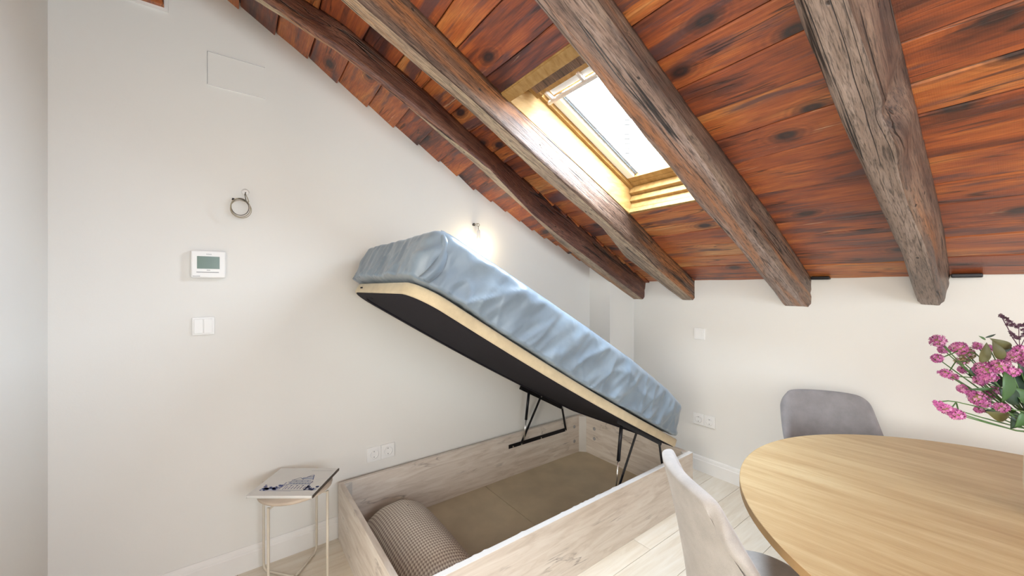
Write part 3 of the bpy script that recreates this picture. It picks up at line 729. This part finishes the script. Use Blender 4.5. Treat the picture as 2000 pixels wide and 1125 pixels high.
# lift mechanisms
def mech(x_):
    g = bp(empty('lift_hinge', (x_, 1.95, .25)))
    ginv = Matrix.Translation((x_, 1.95, .25)).inverted()
    def seg(name, p0, p1, wd, tk, mat=M['black']):
        p0, p1 = Vector(p0), Vector(p1); d = (p1-p0).normalized(); n_ = Vector((0, -d.z, d.y)); q = Vector((tk/2, 0, 0))
        vs = []
        for p_ in (p0-d*wd*.3, p1+d*wd*.3):
            for a_ in (-1, 1):
                for b_ in (-1, 1): vs.append(p_+n_*wd*.5*a_+q*b_)
        o = raw(name, vs, BOXF, mat, g, bevel=.002); o.matrix_parent_inverse = binv_g(ginv); return o
    def binv_g(gi): return Matrix.Translation(Vector((0, 0, 0))) @ Matrix.Translation(-Vector((x_, 1.95, .25)))
    s_ = 1 if x_ < -1.8 else -1
    X2 = x_+.012*s_
    ub = [L(q, x_, wob(q)-.018) for q in (.62, .13)]
    seg('lower_bar', (x_, 1.70, .248), (x_, 2.285, .248), .030, .004)
    seg('upper_bar', ub[0], ub[1], .028, .004)
    pA = L(.40, X2, -.03); pB = L(.55, X2+.008*s_, -.03)
    seg('lift_arm', (X2, 1.80, .25), pA, .020, .005)
    seg('rear_link', (X2, 2.28, .25), L(.13, X2, -.022), .020, .005)
    a0 = Vector((X2+.014*s_, 1.815, .275)); a1 = Vector((X2+.014*s_, pB.y, pB.z)); mid = a0.lerp(a1, .42)
    o = tube('strut_rod', [a0, mid], .0045, M['chrome'], g, 8); o.matrix_parent_inverse = binv_g(ginv)
    o = tube('strut_cylinder', [mid, a1], .0105, M['black'], g, 12); o.matrix_parent_inverse = binv_g(ginv)
    vs_, fs_ = [], []
    for p_ in [Vector((X2, 1.72, .25)), Vector((X2, 1.80, .25)), Vector((X2, 2.0, .25)), Vector((X2, 2.27, .25)), L(.13, X2, -.022), L(.56, X2, -.016), L(.60, X2, -.014), L(.40, X2, -.024)]:
        v1, f1 = tubev([p_+Vector((s_*.004, 0, 0)), p_+Vector((s_*.009, 0, 0))], .0055, 8)
        n0 = len(vs_); vs_ += v1; fs_ += [tuple(i+n0 for i in q) for q in f1]
    o = raw('rivet', vs_, fs_, M['chrome'], g); o.matrix_parent_inverse = binv_g(ginv); o['kind'] = 'stuff'
mech(BX0+RT+.006); mech(BX1-RT-.030)

# ------------------------------------------------------------------ mattress under its fitted sheet
TOPN = [(-.02, .255), (.04, .262), (.29, .300), (.72, .318), (1.15, .313), (1.49, .303), (1.78, .294), (2.1, .280)]
mat_t = empty('mattress', L(1.0, -1.83, .05), 0, 'thick mattress in a creased blue-grey fitted sheet lying on the raised bed lid', 'mattress')
minv = Matrix.Translation(mat_t.location).inverted()
MS0, MS1, MX0, MX1 = .045, 2.118, -2.315, -1.352
def build_sheet():
    m = 620; rs = []
    levels = [(.44, .05), (.30, .05), (.15, .04), (.020, 0.0), (.008, .01)]+[(-.004*math.sin(math.pi*t), .02+t*.82) for t in [i/16 for i in range(17)]]
    for q in range(1, 8):
        a = math.pi/2*q/7; levels.append((.032*(1-math.cos(a)), .84+.16*math.sin(a)))
    levels += [(.09, 1.0), (.16, 1.0), (.24, 1.0), (.32, 1.0), (.40, 1.0)]
    ref = resample(outline(MS0, MS1, MX0, MX1, .075, .06), m)
    for (inset, t) in levels:
        o_ = resample(outline(MS0, MS1, MX0, MX1, .075, .06, inset=max(-.01, inset)), m); r_ = []
        for (a, b), (ra, rb) in zip(o_, ref):
            hem = wob(a)+max(.051, .060+.006*noise.noise((ra*7, rb*7, 2))+.004*noise.noise((ra*31, rb*31, 5)))
            top = interp(TOPN, a)
            n_ = hem+(top-hem)*t
            # head end slants forward a little
            # outward direction of the outline
            cs, cx = (MS0+MS1)/2, (MX0+MX1)/2
            ox = 0; os_ = 0
            if b > MX1-.12 or b < MX0+.12: ox = (1 if b > cx else -1)*max(0, 1-(min(abs(b-MX1), abs(b-MX0))/.12))
            if a > MS1-.12 or a < MS0+.12: os_ = (1 if a > cs else -1)*max(0, 1-(min(abs(a-MS1), abs(a-MS0))/.12))
            Lq = math.hypot(ox, os_)+1e-6; ox /= max(1, Lq); os_ /= max(1, Lq)
            q = ra if abs(b-MX1) < .1 else ra*.3+rb*1.3
            # hanging creases: leaning with height, stronger low down
            ln = q*1.0+n_*.55
            w_ = (1-t)*.7+.3
            cr = .011*noise.noise((ln*6.5, n_*2.2, 3.1))+.007*noise.noise((ln*15, n_*5, 8.3))
            rid = 1-abs(noise.noise((ln*5.2+4, n_*3.0, 12.7)))*2.4
            rid2 = 1-abs(noise.noise((ln*9-n_*6, n_*4.0+ln*2, 22.7)))*3.2
            cr += .008*max(0, rid)**3+.004*max(0, rid2)**3
            cr += .003*noise.noise((ln*40, n_*9, 1.3))
            if t > .85: cr *= max(.15, 1-(t-.85)*5)
            cr *= (w_+.25)*1.7
            tz = 0
            if inset > .05 and t > .9: tz = .006*noise.noise((a*4, b*4, 0))
            r_.append(L(a+os_*cr, b+ox*cr, n_+tz))
        rs.append(r_)
    o = rings('fitted_sheet', rs, M['sheet'], mat_t, smooth=True); o.matrix_parent_inverse = minv
build_sheet()
# overlapping corner fold of the sheet at the head
fold = []; nseg = 26
vs, fs = [], []
for i in range(nseg+1):
    t = i/nseg
    s_ = 2.092 - .028*math.sin(math.pi*t)-.01*(1-t) ; n_ = .060+(.283-.060)*t - .010*math.sin(math.pi*t)
    if t > .88: s_ -= (t-.88)*.12
    x_ = MX1+.006 - (.045*(1-math.cos(min(1, max(0, (t-.80)/.20))*math.pi/2)))
    # near the round corner the sheet turns inwards
    cdx = 0
    if s_ > MS1-.075:
        d_ = min(.074, s_-(MS1-.075)); cdx = .075-math.sqrt(max(0, .075**2-d_**2))
    c = L(s_, x_-cdx, n_)
    vs += [c+PD*.012+Vector((-.008, 0, 0)), c+PD*.003+Vector((.006, 0, 0)), c-PD*.010+Vector((.006, 0, 0)), c-PD*.035+Vector((-.004, 0, 0))]
for i in range(nseg):
    for j in range(3): fs.append((i*4+j, i*4+j+1, (i+1)*4+j+1, (i+1)*4+j))
o = raw('sheet_fold', vs, fs, M['sheet'], mat_t, smooth=True, solid=.002); o.matrix_parent_inverse = minv

# ------------------------------------------------------------------ pillow inside the box
def pillow():
    o = empty('pillow', (-1.85, .778, .02), 0, 'houndstooth patterned pillow lying in the near end of the bed box', 'pillow')
    nu, nv = 64, 40; vs, fs, uvs = [], [], []
    hx, hy, hz = .450, .205, .205
    for side in (0, 1):
        for i in range(nu+1):
            for j in range(nv+1):
                u, v_ = -1+2*i/nu, -1+2*j/nv
                e = max(0, (1-abs(u)**5))**.55*max(0, (1-abs(v_)**2.2))**.55
                z = hz*e*(1 if side == 0 else -.0)+(.004 if side == 0 else 0)
                xs = hx*u*(1-.04*v_*v_); ys = hy*v_*(1-.05*u*u)
                z += .006*noise.noise((u*4, v_*3, 1))*e
                vs.append((xs, ys, z)); uvs.append((xs, ys*1.45))
        n0 = side*(nu+1)*(nv+1)
        for i in range(nu):
            for j in range(nv):
                a = n0+i*(nv+1)+j; fs.append((a, a+1, a+nv+2, a+nv+1))
    me = bpy.data.meshes.new('case'); me.from_pydata(vs, [], fs)
    uvl = me.uv_layers.new(name='UVMap')
    for lp in me.loops: uvl.data[lp.index].uv = uvs[lp.vertex_index]
    me.update(); link('case', me, M['hound'], o, smooth=True)
    tube('piping', [(hx*u*(1-.04*v_*v_), hy*v_*(1-.05*u*u), .004) for u, v_ in [(-1+2*i/20, 1) for i in range(21)]+[(1, 1-2*i/10) for i in range(1, 11)]+[(1-2*i/20, -1) for i in range(1, 21)]+[(-1, -1+2*i/10) for i in range(1, 10)]], .0025, M['hound'], o, 6, True)
    for (a, b, c_) in ((-.20, .02, .217), (-.28, -.10, .17), (.02, -.13, .15)):
        lathe('pin_hole_mark', [(.0005, 0), (.003, 0), (.003, .002), (.0005, .003)], M['hole'], o, 8, (a, b, c_))
pillow()

# ------------------------------------------------------------------ side table and book
st = empty('side_table', (-2.17, .26, 0), 0, 'small round side table with thin cream metal legs beside the bed', 'side table')
lathe('table_top', [(.0005, .461), (.154, .461), (.161, .465), (.163, .472), (.161, .480), (.0005, .481)], M['topw'], st, 48, (.03, .002, 0))
for (a, b) in ((-.145, -.122), (-.145, .122), (.145, -.122), (.145, .122)):
    k = .93
    tube('leg', [(a, b, .461), (a, b, .05), (a*.985, b*.985, .025), (a*.90, b*.90, .0085), (a*.5, b*.5, .0075), (.004*(1 if a > 0 else -1), .004*(1 if b > 0 else -1), .0075)], .0060, M['rod'], st, 10)
    tube('leg_bracket', [(a, b, .452), (a*.62+.012, b*.62, .456)], .004, M['rod'], st, 8)
bk = empty('magazine', (-2.159, .246, .482), 0, 'white picture magazine with blue drawing lying on the small side table', 'magazine')
A_, B_, D_ = Vector((-2.132, .058)), Vector((-1.950, .304)), Vector((-2.371, .189))
ux = (B_-A_); uy = (D_-A_); uy = uy-ux*(uy.dot(ux)/ux.dot(ux))
def bkp(a, b, z): q = A_+ux*a+uy*b; return (q.x-bk.location.x, q.y-bk.location.y, z)
box('page_block', (.008, .990, .012, .985, .0015, .0105), M['paper'], bk, f=bkp)
box('back_cover', (0, 1, 0, 1, 0, .0015), M['paper'], bk, f=bkp)
box('front_cover', (0, 1, 0, 1, .0105, .012), M['paper'], bk, f=bkp)
box('spine', (.992, 1.004, 0, 1, 0, .012), M['spine'], bk, f=bkp)
def poly_print(name, polys, mat, z=.01215):
    vs, fs = [], []
    for pg in polys:
        n0 = len(vs); vs += [bkp(a, b, z) for a, b in pg]; fs.append(tuple(range(n0, len(vs))))
    return raw(name, vs, fs, mat, bk)
def stroke(a0, b0, a1, b1, w=.006):
    d = Vector((a1-a0, b1-b0)); n_ = Vector((-d.y, d.x)).normalized()*w/2
    return [(a0-n_.x, b0-n_.y), (a1-n_.x, b1-n_.y), (a1+n_.x, b1+n_.y), (a0+n_.x, b0+n_.y)]
rp = random.Random(12); ps = []; pls = []
for i in range(46):     # trees on the left and right
    a = rp.uniform(.09, .36) if i % 3 else rp.uniform(.78, .95); b = rp.uniform(.17, .34+.06*math.sin(a*20)); r_ = rp.uniform(.016, .034)
    ps.append([(a+r_*math.cos(t*1.26)*rp.uniform(.7, 1.2), b+r_*1.1*math.sin(t*1.26)) for t in range(5)])
# generic big house with tiers of roofs and windows
for (a0, b0, a1, b1, w) in [(.38, .22, .38, .45, .012), (.44, .20, .44, .52, .008), (.78, .20, .78, .50, .010), (.40, .46, .80, .46, .012), (.40, .36, .78, .36, .008), (.42, .54, .76, .54, .010), (.44, .54, .52, .62, .010), (.52, .62, .60, .56, .010), (.58, .56, .66, .70, .012), (.66, .70, .70, .72, .014), (.70, .72, .76, .54, .012), (.62, .66, .72, .66, .016), (.36, .20, .42, .38, .010), (.30, .18, .95, .18, .006), (.12, .16, .60, .15, .005)]:
    ps.append(stroke(a0, b0, a1, b1, w))
for i in range(7):
    a = .47+i*.046; ps.append(stroke(a, .22, a+.004, .31, .012)); ps.append(stroke(a, .39, a, .43, .010))
    if i % 2: ps.append(stroke(a-.012, .33, a+.012, .335, .02)); ps.append(stroke(a, .48, a, .51, .014))
pls += [stroke(.44, .41, .78, .41, .04), stroke(.45, .50, .75, .50, .03), stroke(.56, .60, .74, .60, .06), stroke(.10, .22, .34, .22, .08), stroke(.78, .22, .96, .22, .05), stroke(.80, .55, .97, .62, .004), stroke(.84, .48, .99, .60, .003)]
poly_print('cover_drawing', ps, M['ink'], .0124)['kind'] = 'stuff'; poly_print('cover_wash', pls, M['inkl'], .0122)['kind'] = 'stuff'
poly_print('cover_title', [stroke(.58+i*.012, .885, .58+i*.012+.008, .885, .010) for i in range(30)], M['grey'], .0123)

# ------------------------------------------------------------------ round dining table
TC = (.143, 1.843); TR = .8375
tb = empty('dining_table', (TC[0], TC[1], 0), 0, 'round honey oak dining table seen at the lower right', 'table')
lathe('table_top', [(.0005, .7495), (TR-.002, .75), (TR-.0005, .7485)], M['table'], tb, 128, smooth=False)
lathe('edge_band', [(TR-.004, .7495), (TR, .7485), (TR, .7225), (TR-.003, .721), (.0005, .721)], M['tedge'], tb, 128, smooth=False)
for k in range(4):
    a = R(226+90*k); c_, s_ = math.cos(a), math.sin(a)
    tube('leg', [(c_*.73, s_*.73, .721), (c_*.16, s_*.16, 0)], [.028, .022], M['legw'], tb, 16)
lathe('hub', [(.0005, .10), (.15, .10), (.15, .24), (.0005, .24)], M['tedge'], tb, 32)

# ------------------------------------------------------------------ chairs
def chair(loc, ang, fab, label):
    """shell chair; local +x is the way the sitter looks, back shell centre at the origin"""
    o = empty('dining_chair', loc, ang, label, 'chair')
    nu, nv = 36, 16; vs, fs = [], []; A = R(58)
    for j in range(nv+1):
        v_ = j/nv
        for i in range(nu+1):
            u = -1+2*i/nu
            topcut = .020*abs(u)**3+.09*abs(u)**14
            z = .425+(.440-topcut)*v_
            Wd = .244-.047*v_
            Dp = .175*(1-v_)+.045
            lat = Wd*math.sin(u*A)/math.sin(A); fw = Dp*(1-math.cos(u*A))/(1-math.cos(A))
            lean = -.075*v_**1.3+.06
            # arms slope down forward
            vs.append((lean+fw-.02, lat, z))
    for j in range(nv):
        for i in range(nu):
            a = j*(nu+1)+i; fs.append((a, a+1, a+nu+2, a+nu+1))
    b = raw('back_shell', vs, fs, fab, o, smooth=True)
    md = b.modifiers.new('s', 'SOLIDIFY'); md.thickness = .042; md.offset = 0
    md = b.modifiers.new('ss', 'SUBSURF'); md.levels = 2; md.render_levels = 2
    # seat cushion
    rs = []
    for ins, z in ((.03, .40), (.006, .41), (0, .43), (.0, .452), (.008, .468), (.03, .478), (.10, .482)):
        pts = resample(outline(.055, .43, -.215, .215, .15, .13, inset=ins), 60)
        rs.append([(a, b_, z) for a, b_ in pts])
    rings('seat', rs, fab, o, smooth=True)
    for (a, b_, c_, d_) in ((.12, .15, .04, .21), (.12, -.15, .04, -.21), (.34, .15, .41, .20), (.34, -.15, .41, -.20)):
        tube('leg', [(a, b_, .405), (c_, d_, 0)], [.018, .011], M['legw'], o, 12)
    return o
chair((-.675, 2.700, 0), R(-58), M['chair'], 'grey upholstered chair behind the round table, backed to the wall')
chair((-.645, 1.175, .012), R(50), M['chair2'], 'pale taupe upholstered chair in front of the bed box, cut off by the frame')

# ------------------------------------------------------------------ vase and flowers
vc = at(2062, 900, 1.15)
vs_ = empty('vase', (vc.x, vc.y, .7505), 0, 'cream vase on the dining table at the right edge, holding the flowers', 'vase')
lathe('vase_body', [(.0005, 0), (.045, .001), (.055, .02), (.060, .10), (.058, .18), (.050, .23), (.056, .262), (.050, .262), (.044, .23), (.050, .18), (.050, .03), (.0005, .02)], M['vase'], vs_, 40)
bq = empty('flower_bouquet', (vc.x, vc.y, .99), 0, 'bunch of pink flowers with green leaves leaning out of the vase', 'flowers')
qinv = Matrix.Translation(bq.location).inverted()
def fp(o): o.parent = bq; o.matrix_parent_inverse = qinv; return o
rf = random.Random(21)
def floret(p, n_, r_, lst):
    """small five petalled flower facing n_"""
    n_ = Vector(n_).normalized(); t1 = n_.orthogonal().normalized(); t2 = n_.cross(t1)
    ph = rf.uniform(0, 6); vs, fs = [p+n_*r_*.1], []
    for k in range(5):
        a = ph+k*1.2566; d1 = t1*math.cos(a-.5)+t2*math.sin(a-.5); d2 = t1*math.cos(a)+t2*math.sin(a); d3 = t1*math.cos(a+.5)+t2*math.sin(a+.5)
        b = len(vs); vs += [p+d1*r_*.7+n_*r_*.25, p+d2*r_+n_*r_*.45, p+d3*r_*.7+n_*r_*.25]; fs += [(0, b, b+1), (0, b+1, b+2)]
    b = len(vs); vs += [p-n_*r_*.9]; fs += [(1, 2, b), (4, 5, b), (7, 8, b), (2, 3, b), (10, 11, b)]
    lst.append((vs, fs))
def head(px, py, k, rx, ry, mat='pink', base=None, tilt=0):
    c = at(px, py, k); sx, sy = rx/FPX*k, ry/FPX*k
    right = Vector((.596, .803, 0)); up = Vector((0, 0, 1)); fw = Vector((-.803, .596, 0))
    ct, s_t = math.cos(R(tilt)), math.sin(R(tilt)); e1 = right*ct-up*s_t; e2 = right*s_t+up*ct
    lst = []; lst2 = []; n_ = int(14+sx*sy*90000)
    for i in range(min(n_, 60)):
        zz = 1-2*(i+.5)/min(n_, 60); a = i*2.39996; rr = math.sqrt(max(0, 1-zz*zz))
        d = e1*rr*math.cos(a)+e2*zz-fw*rr*math.sin(a)
        p = c+e1*rr*math.cos(a)*sx*.86+e2*zz*sy*.86-fw*rr*math.sin(a)*min(sx, sy)*.86
        (lst if rf.random() > .3 else lst2).append(None) if False else floret(p+Vector([rf.uniform(-.002, .002) for _ in range(3)]), d, rf.uniform(.0045, .0065), lst if rf.random() > .28 else lst2)
    v1, f1 = join(lst); v2, f2 = join(lst2); nv = len(v1)
    me_v = v1+v2; me_f = list(f1)+[tuple(q+nv for q in t_) for t_ in f2]
    # green calyx core
    core, cf = [], []
    for i in range(6):
        for j in range(8):
            th_, ph = math.pi*(i+.5)/6, 2*math.pi*j/8
            core.append(c+e1*math.sin(th_)*math.cos(ph)*sx*.62+e2*math.cos(th_)*sy*.62-fw*math.sin(th_)*math.sin(ph)*min(sx, sy)*.62)
    for i in range(5):
        for j in range(8): cf.append((i*8+j, i*8+(j+1) % 8, (i+1)*8+(j+1) % 8, (i+1)*8+j))
    n3 = len(me_v); me_v += core; me_f += [tuple(q+n3 for q in t_) for t_ in cf]
    mi = [0]*len(f1)+[1]*len(f2)+[2]*len(cf)
    me = bpy.data.meshes.new('flower_head'); me.from_pydata([tuple(q) for q in me_v], [], me_f); me.polygons.foreach_set('material_index', mi)
    fp(link('flower_head', me, [M[mat], M['pink2'], M['budg']]))
    b = base or (rf.uniform(2025, 2055), rf.uniform(838, 852), 1.15)
    q = at(*b); m1 = c.lerp(q, .35)+Vector((0, 0, -.006)); m2 = c.lerp(q, .7)+Vector((0, 0, -.012+.01*rf.random()))
    fp(tube('stem', [c, m1, m2, q], [.0013, .0018, .0022, .0025], M['stem'], None, 6))
V0 = (2036, 846, 1.15)
for h_ in [(1832, 666, 1.14, 12, 12), (1842, 683, 1.16, 9, 7), (1831, 700, 1.13, 9, 8), (1873, 680, 1.17, 13, 13), (1888, 690, 1.2, 12, 13, 'budg'), (1878, 705, 1.18, 12, 6, 'budg'), (1846, 729, 1.12, 11, 7), (1861, 736, 1.13, 8, 5), (1880, 722, 1.2, 8, 6),
           (1924, 722, 1.08, 19, 15), (1953, 716, 1.06, 20, 14), (1976, 726, 1.05, 14, 9), (1933, 737, 1.07, 16, 7), (1915, 743, 1.12, 12, 9), (1880, 760, 1.11, 10, 7, 'pink', None, 15), (1896, 767, 1.11, 10, 6, 'pink', None, 15), (1908, 778, 1.1, 13, 14), (1922, 788, 1.09, 12, 9), (1913, 800, 1.12, 8, 5), (1930, 771, 1.16, 10, 9), (1957, 796, 1.0, 13, 8),
           (1834, 790, 1.04, 10, 6, 'pink', None, 30), (1848, 799, 1.03, 15, 10, 'pink', None, 30), (1868, 809, 1.02, 15, 10, 'pink', None, 20), (1984, 697, 1.1, 20, 12), (1996, 683, 1.12, 16, 9), (1909, 676, 1.15, 6, 6), (1932, 680, 1.15, 6, 6), (1946, 762, 1.14, 7, 8), (2010, 705, 1.08, 16, 12), (2025, 735, 1.1, 16, 12), (2050, 690, 1.15, 18, 14), (2070, 740, 1.1, 18, 14)]:
    head(*h_[:5], *(h_[5:]))
def leafp(px, py, k, ln, wd, ang, mat, bend=.3, yaw=0):
    """leaf whose tip points along the given picture angle (0 right, 90 up)"""
    c = at(px, py, k); ln, wd = ln/FPX*k, wd/FPX*k
    right = Vector((.596, .803, 0)); up = Vector((0, 0, 1)); fw = Vector((-.803, .596, 0))
    e1 = right*math.cos(R(ang))+up*math.sin(R(ang)); e2 = -right*math.sin(R(ang))+up*math.cos(R(ang)); e2 = (e2*math.cos(R(yaw))+fw*math.sin(R(yaw)))
    nn = e1.cross(e2); vs, fs = [], []; n_ = 8
    for i in range(n_+1):
        t = i/n_; w_ = wd*math.sin(math.pi*min(1, (t**.8)*.97+.03))**.95*.5
        b = nn*(-bend*ln*(t-.5)**2)
        mid = c+e1*ln*(t-.5)+b
        vs += [mid+e2*w_+nn*w_*.25, mid-nn*w_*.05, mid-e2*w_+nn*w_*.25]
    for i in range(n_):
        for j in range(2): fs.append((i*3+j, i*3+j+1, (i+1)*3+j+1, (i+1)*3+j))
    fp(raw('leaf', vs, fs, M[mat], smooth=True, solid=.0006))
for l_ in [(1924, 690, 1.12, 44, 17, 75, 'leafb', .3, 20), (1950, 686, 1.09, 42, 17, 115, 'leafb', .5, 30), (1965, 758, 1.02, 62, 36, -95, 'leaf', .3, 10), (1901, 724, 1.16, 24, 20, 60, 'leafd', .3, 0), (1975, 776, 1.06, 50, 30, -40, 'leafd', .3, 0), (1952, 812, 1.07, 46, 22, 165, 'leafb', .4, 20), (1950, 806, 1.10, 44, 24, 170, 'leafd', .4, 0), (1983, 822, 1.08, 36, 30, -110, 'leafd', .3, 0), (1994, 820, 1.04, 36, 24, -120, 'leaf', .3, 0),
           (1936, 656, 1.13, 22, 4, 18, 'leafd', .2, 0), (1919, 660, 1.13, 16, 4, 150, 'stem', .2, 0), (1916, 760, 1.08, 60, 6, 182, 'leaf', .1, 0), (1985, 748, 1.12, 60, 36, 100, 'leafd', .3, 0), (1958, 672, 1.14, 46, 16, 155, 'leafb', .4, 20), (1975, 690, 1.16, 40, 26, 140, 'leafd', .3, 0), (1960, 700, 1.15, 40, 20, 100, 'leafd', .3, 0), (2000, 775, 1.06, 60, 26, 140, 'leaf', .3, 0), (2015, 800, 1.1, 70, 40, 120, 'leafd', .3, 0), (2000, 720, 1.18, 60, 40, 90, 'leafd', .3, 0), (1975, 738, 1.16, 50, 36, 120, 'leafd', .3, 0), (2040, 790, 1.1, 80, 46, 80, 'leaf', .3, 0), (2060, 760, 1.14, 70, 46, 70, 'leafd', .3, 0), (1948, 745, 1.14, 40, 20, 175, 'leafd', .2, 0)]:
    leafp(*l_)
# drooping bare stems in the foreground
for pts in ([(1830, 785, 1.04), (1852, 783, 1.04), (1868, 785, 1.04), (1930, 799, 1.05), (2000, 813, 1.08), (2036, 846, 1.15)], [(1868, 785, 1.04), (1860, 795, 1.03)], [(1868, 787, 1.04), (1872, 802, 1.02)],
            [(1836, 700, 1.13), (1856, 692, 1.15), (1876, 684, 1.17), (1905, 690, 1.17), (1960, 740, 1.16), (2036, 846, 1.15)], [(1842, 672, 1.15), (1857, 688, 1.15)], [(1853, 727, 1.12), (1866, 707, 1.15), (1900, 704, 1.17)], [(1866, 735, 1.13), (1895, 737, 1.13), (1960, 760, 1.14)], [(1957, 796, 1.0), (2000, 804, 1.03), (2036, 846, 1.15)]):
    fp(tube('stem', [at(*q) for q in pts], .0016, M['stem'], None, 6))
# dark dried sprig
spr = fp(empty('dried_sprig', (0, 0, 0)))
tube('sprig_stem', [at(1956, 618, 1.12), at(1968, 640, 1.12), at(1978, 660, 1.12), at(1992, 680, 1.12), at(2014, 740, 1.14), at(2036, 846, 1.15)], .0012, M['purple'], spr, 6)
tube('sprig_stem', [at(1990, 632, 1.12), at(1990, 655, 1.12), at(1992, 680, 1.12)], .001, M['purple'], spr, 6)
tube('sprig_stem', [at(2012, 640, 1.12), at(2002, 660, 1.12), at(1992, 680, 1.12)], .001, M['purple'], spr, 6)
lst = []
for (a, b) in [(1954, 616), (1958, 618), (1962, 621), (1966, 624), (1970, 627), (1974, 629), (1968, 634), (1974, 635), (1979, 632), (1986, 638), (1991, 636), (1996, 637), (2000, 634), (1974, 650), (1978, 654), (1982, 658), (1986, 661), (1991, 660), (1998, 645), (2002, 652), (1997, 655), (2008, 640)]:
    for q in range(7): floret(at(a+rf.uniform(-3, 3), b+rf.uniform(-2.5, 2.5), 1.12), Vector((rf.uniform(-1, 1), rf.uniform(-1, 1), rf.uniform(-.2, 1))), .004, lst)
v1, f1 = join(lst); o = raw('dry_florets', v1, f1, M['purple'], spr); o['kind'] = 'stuff'
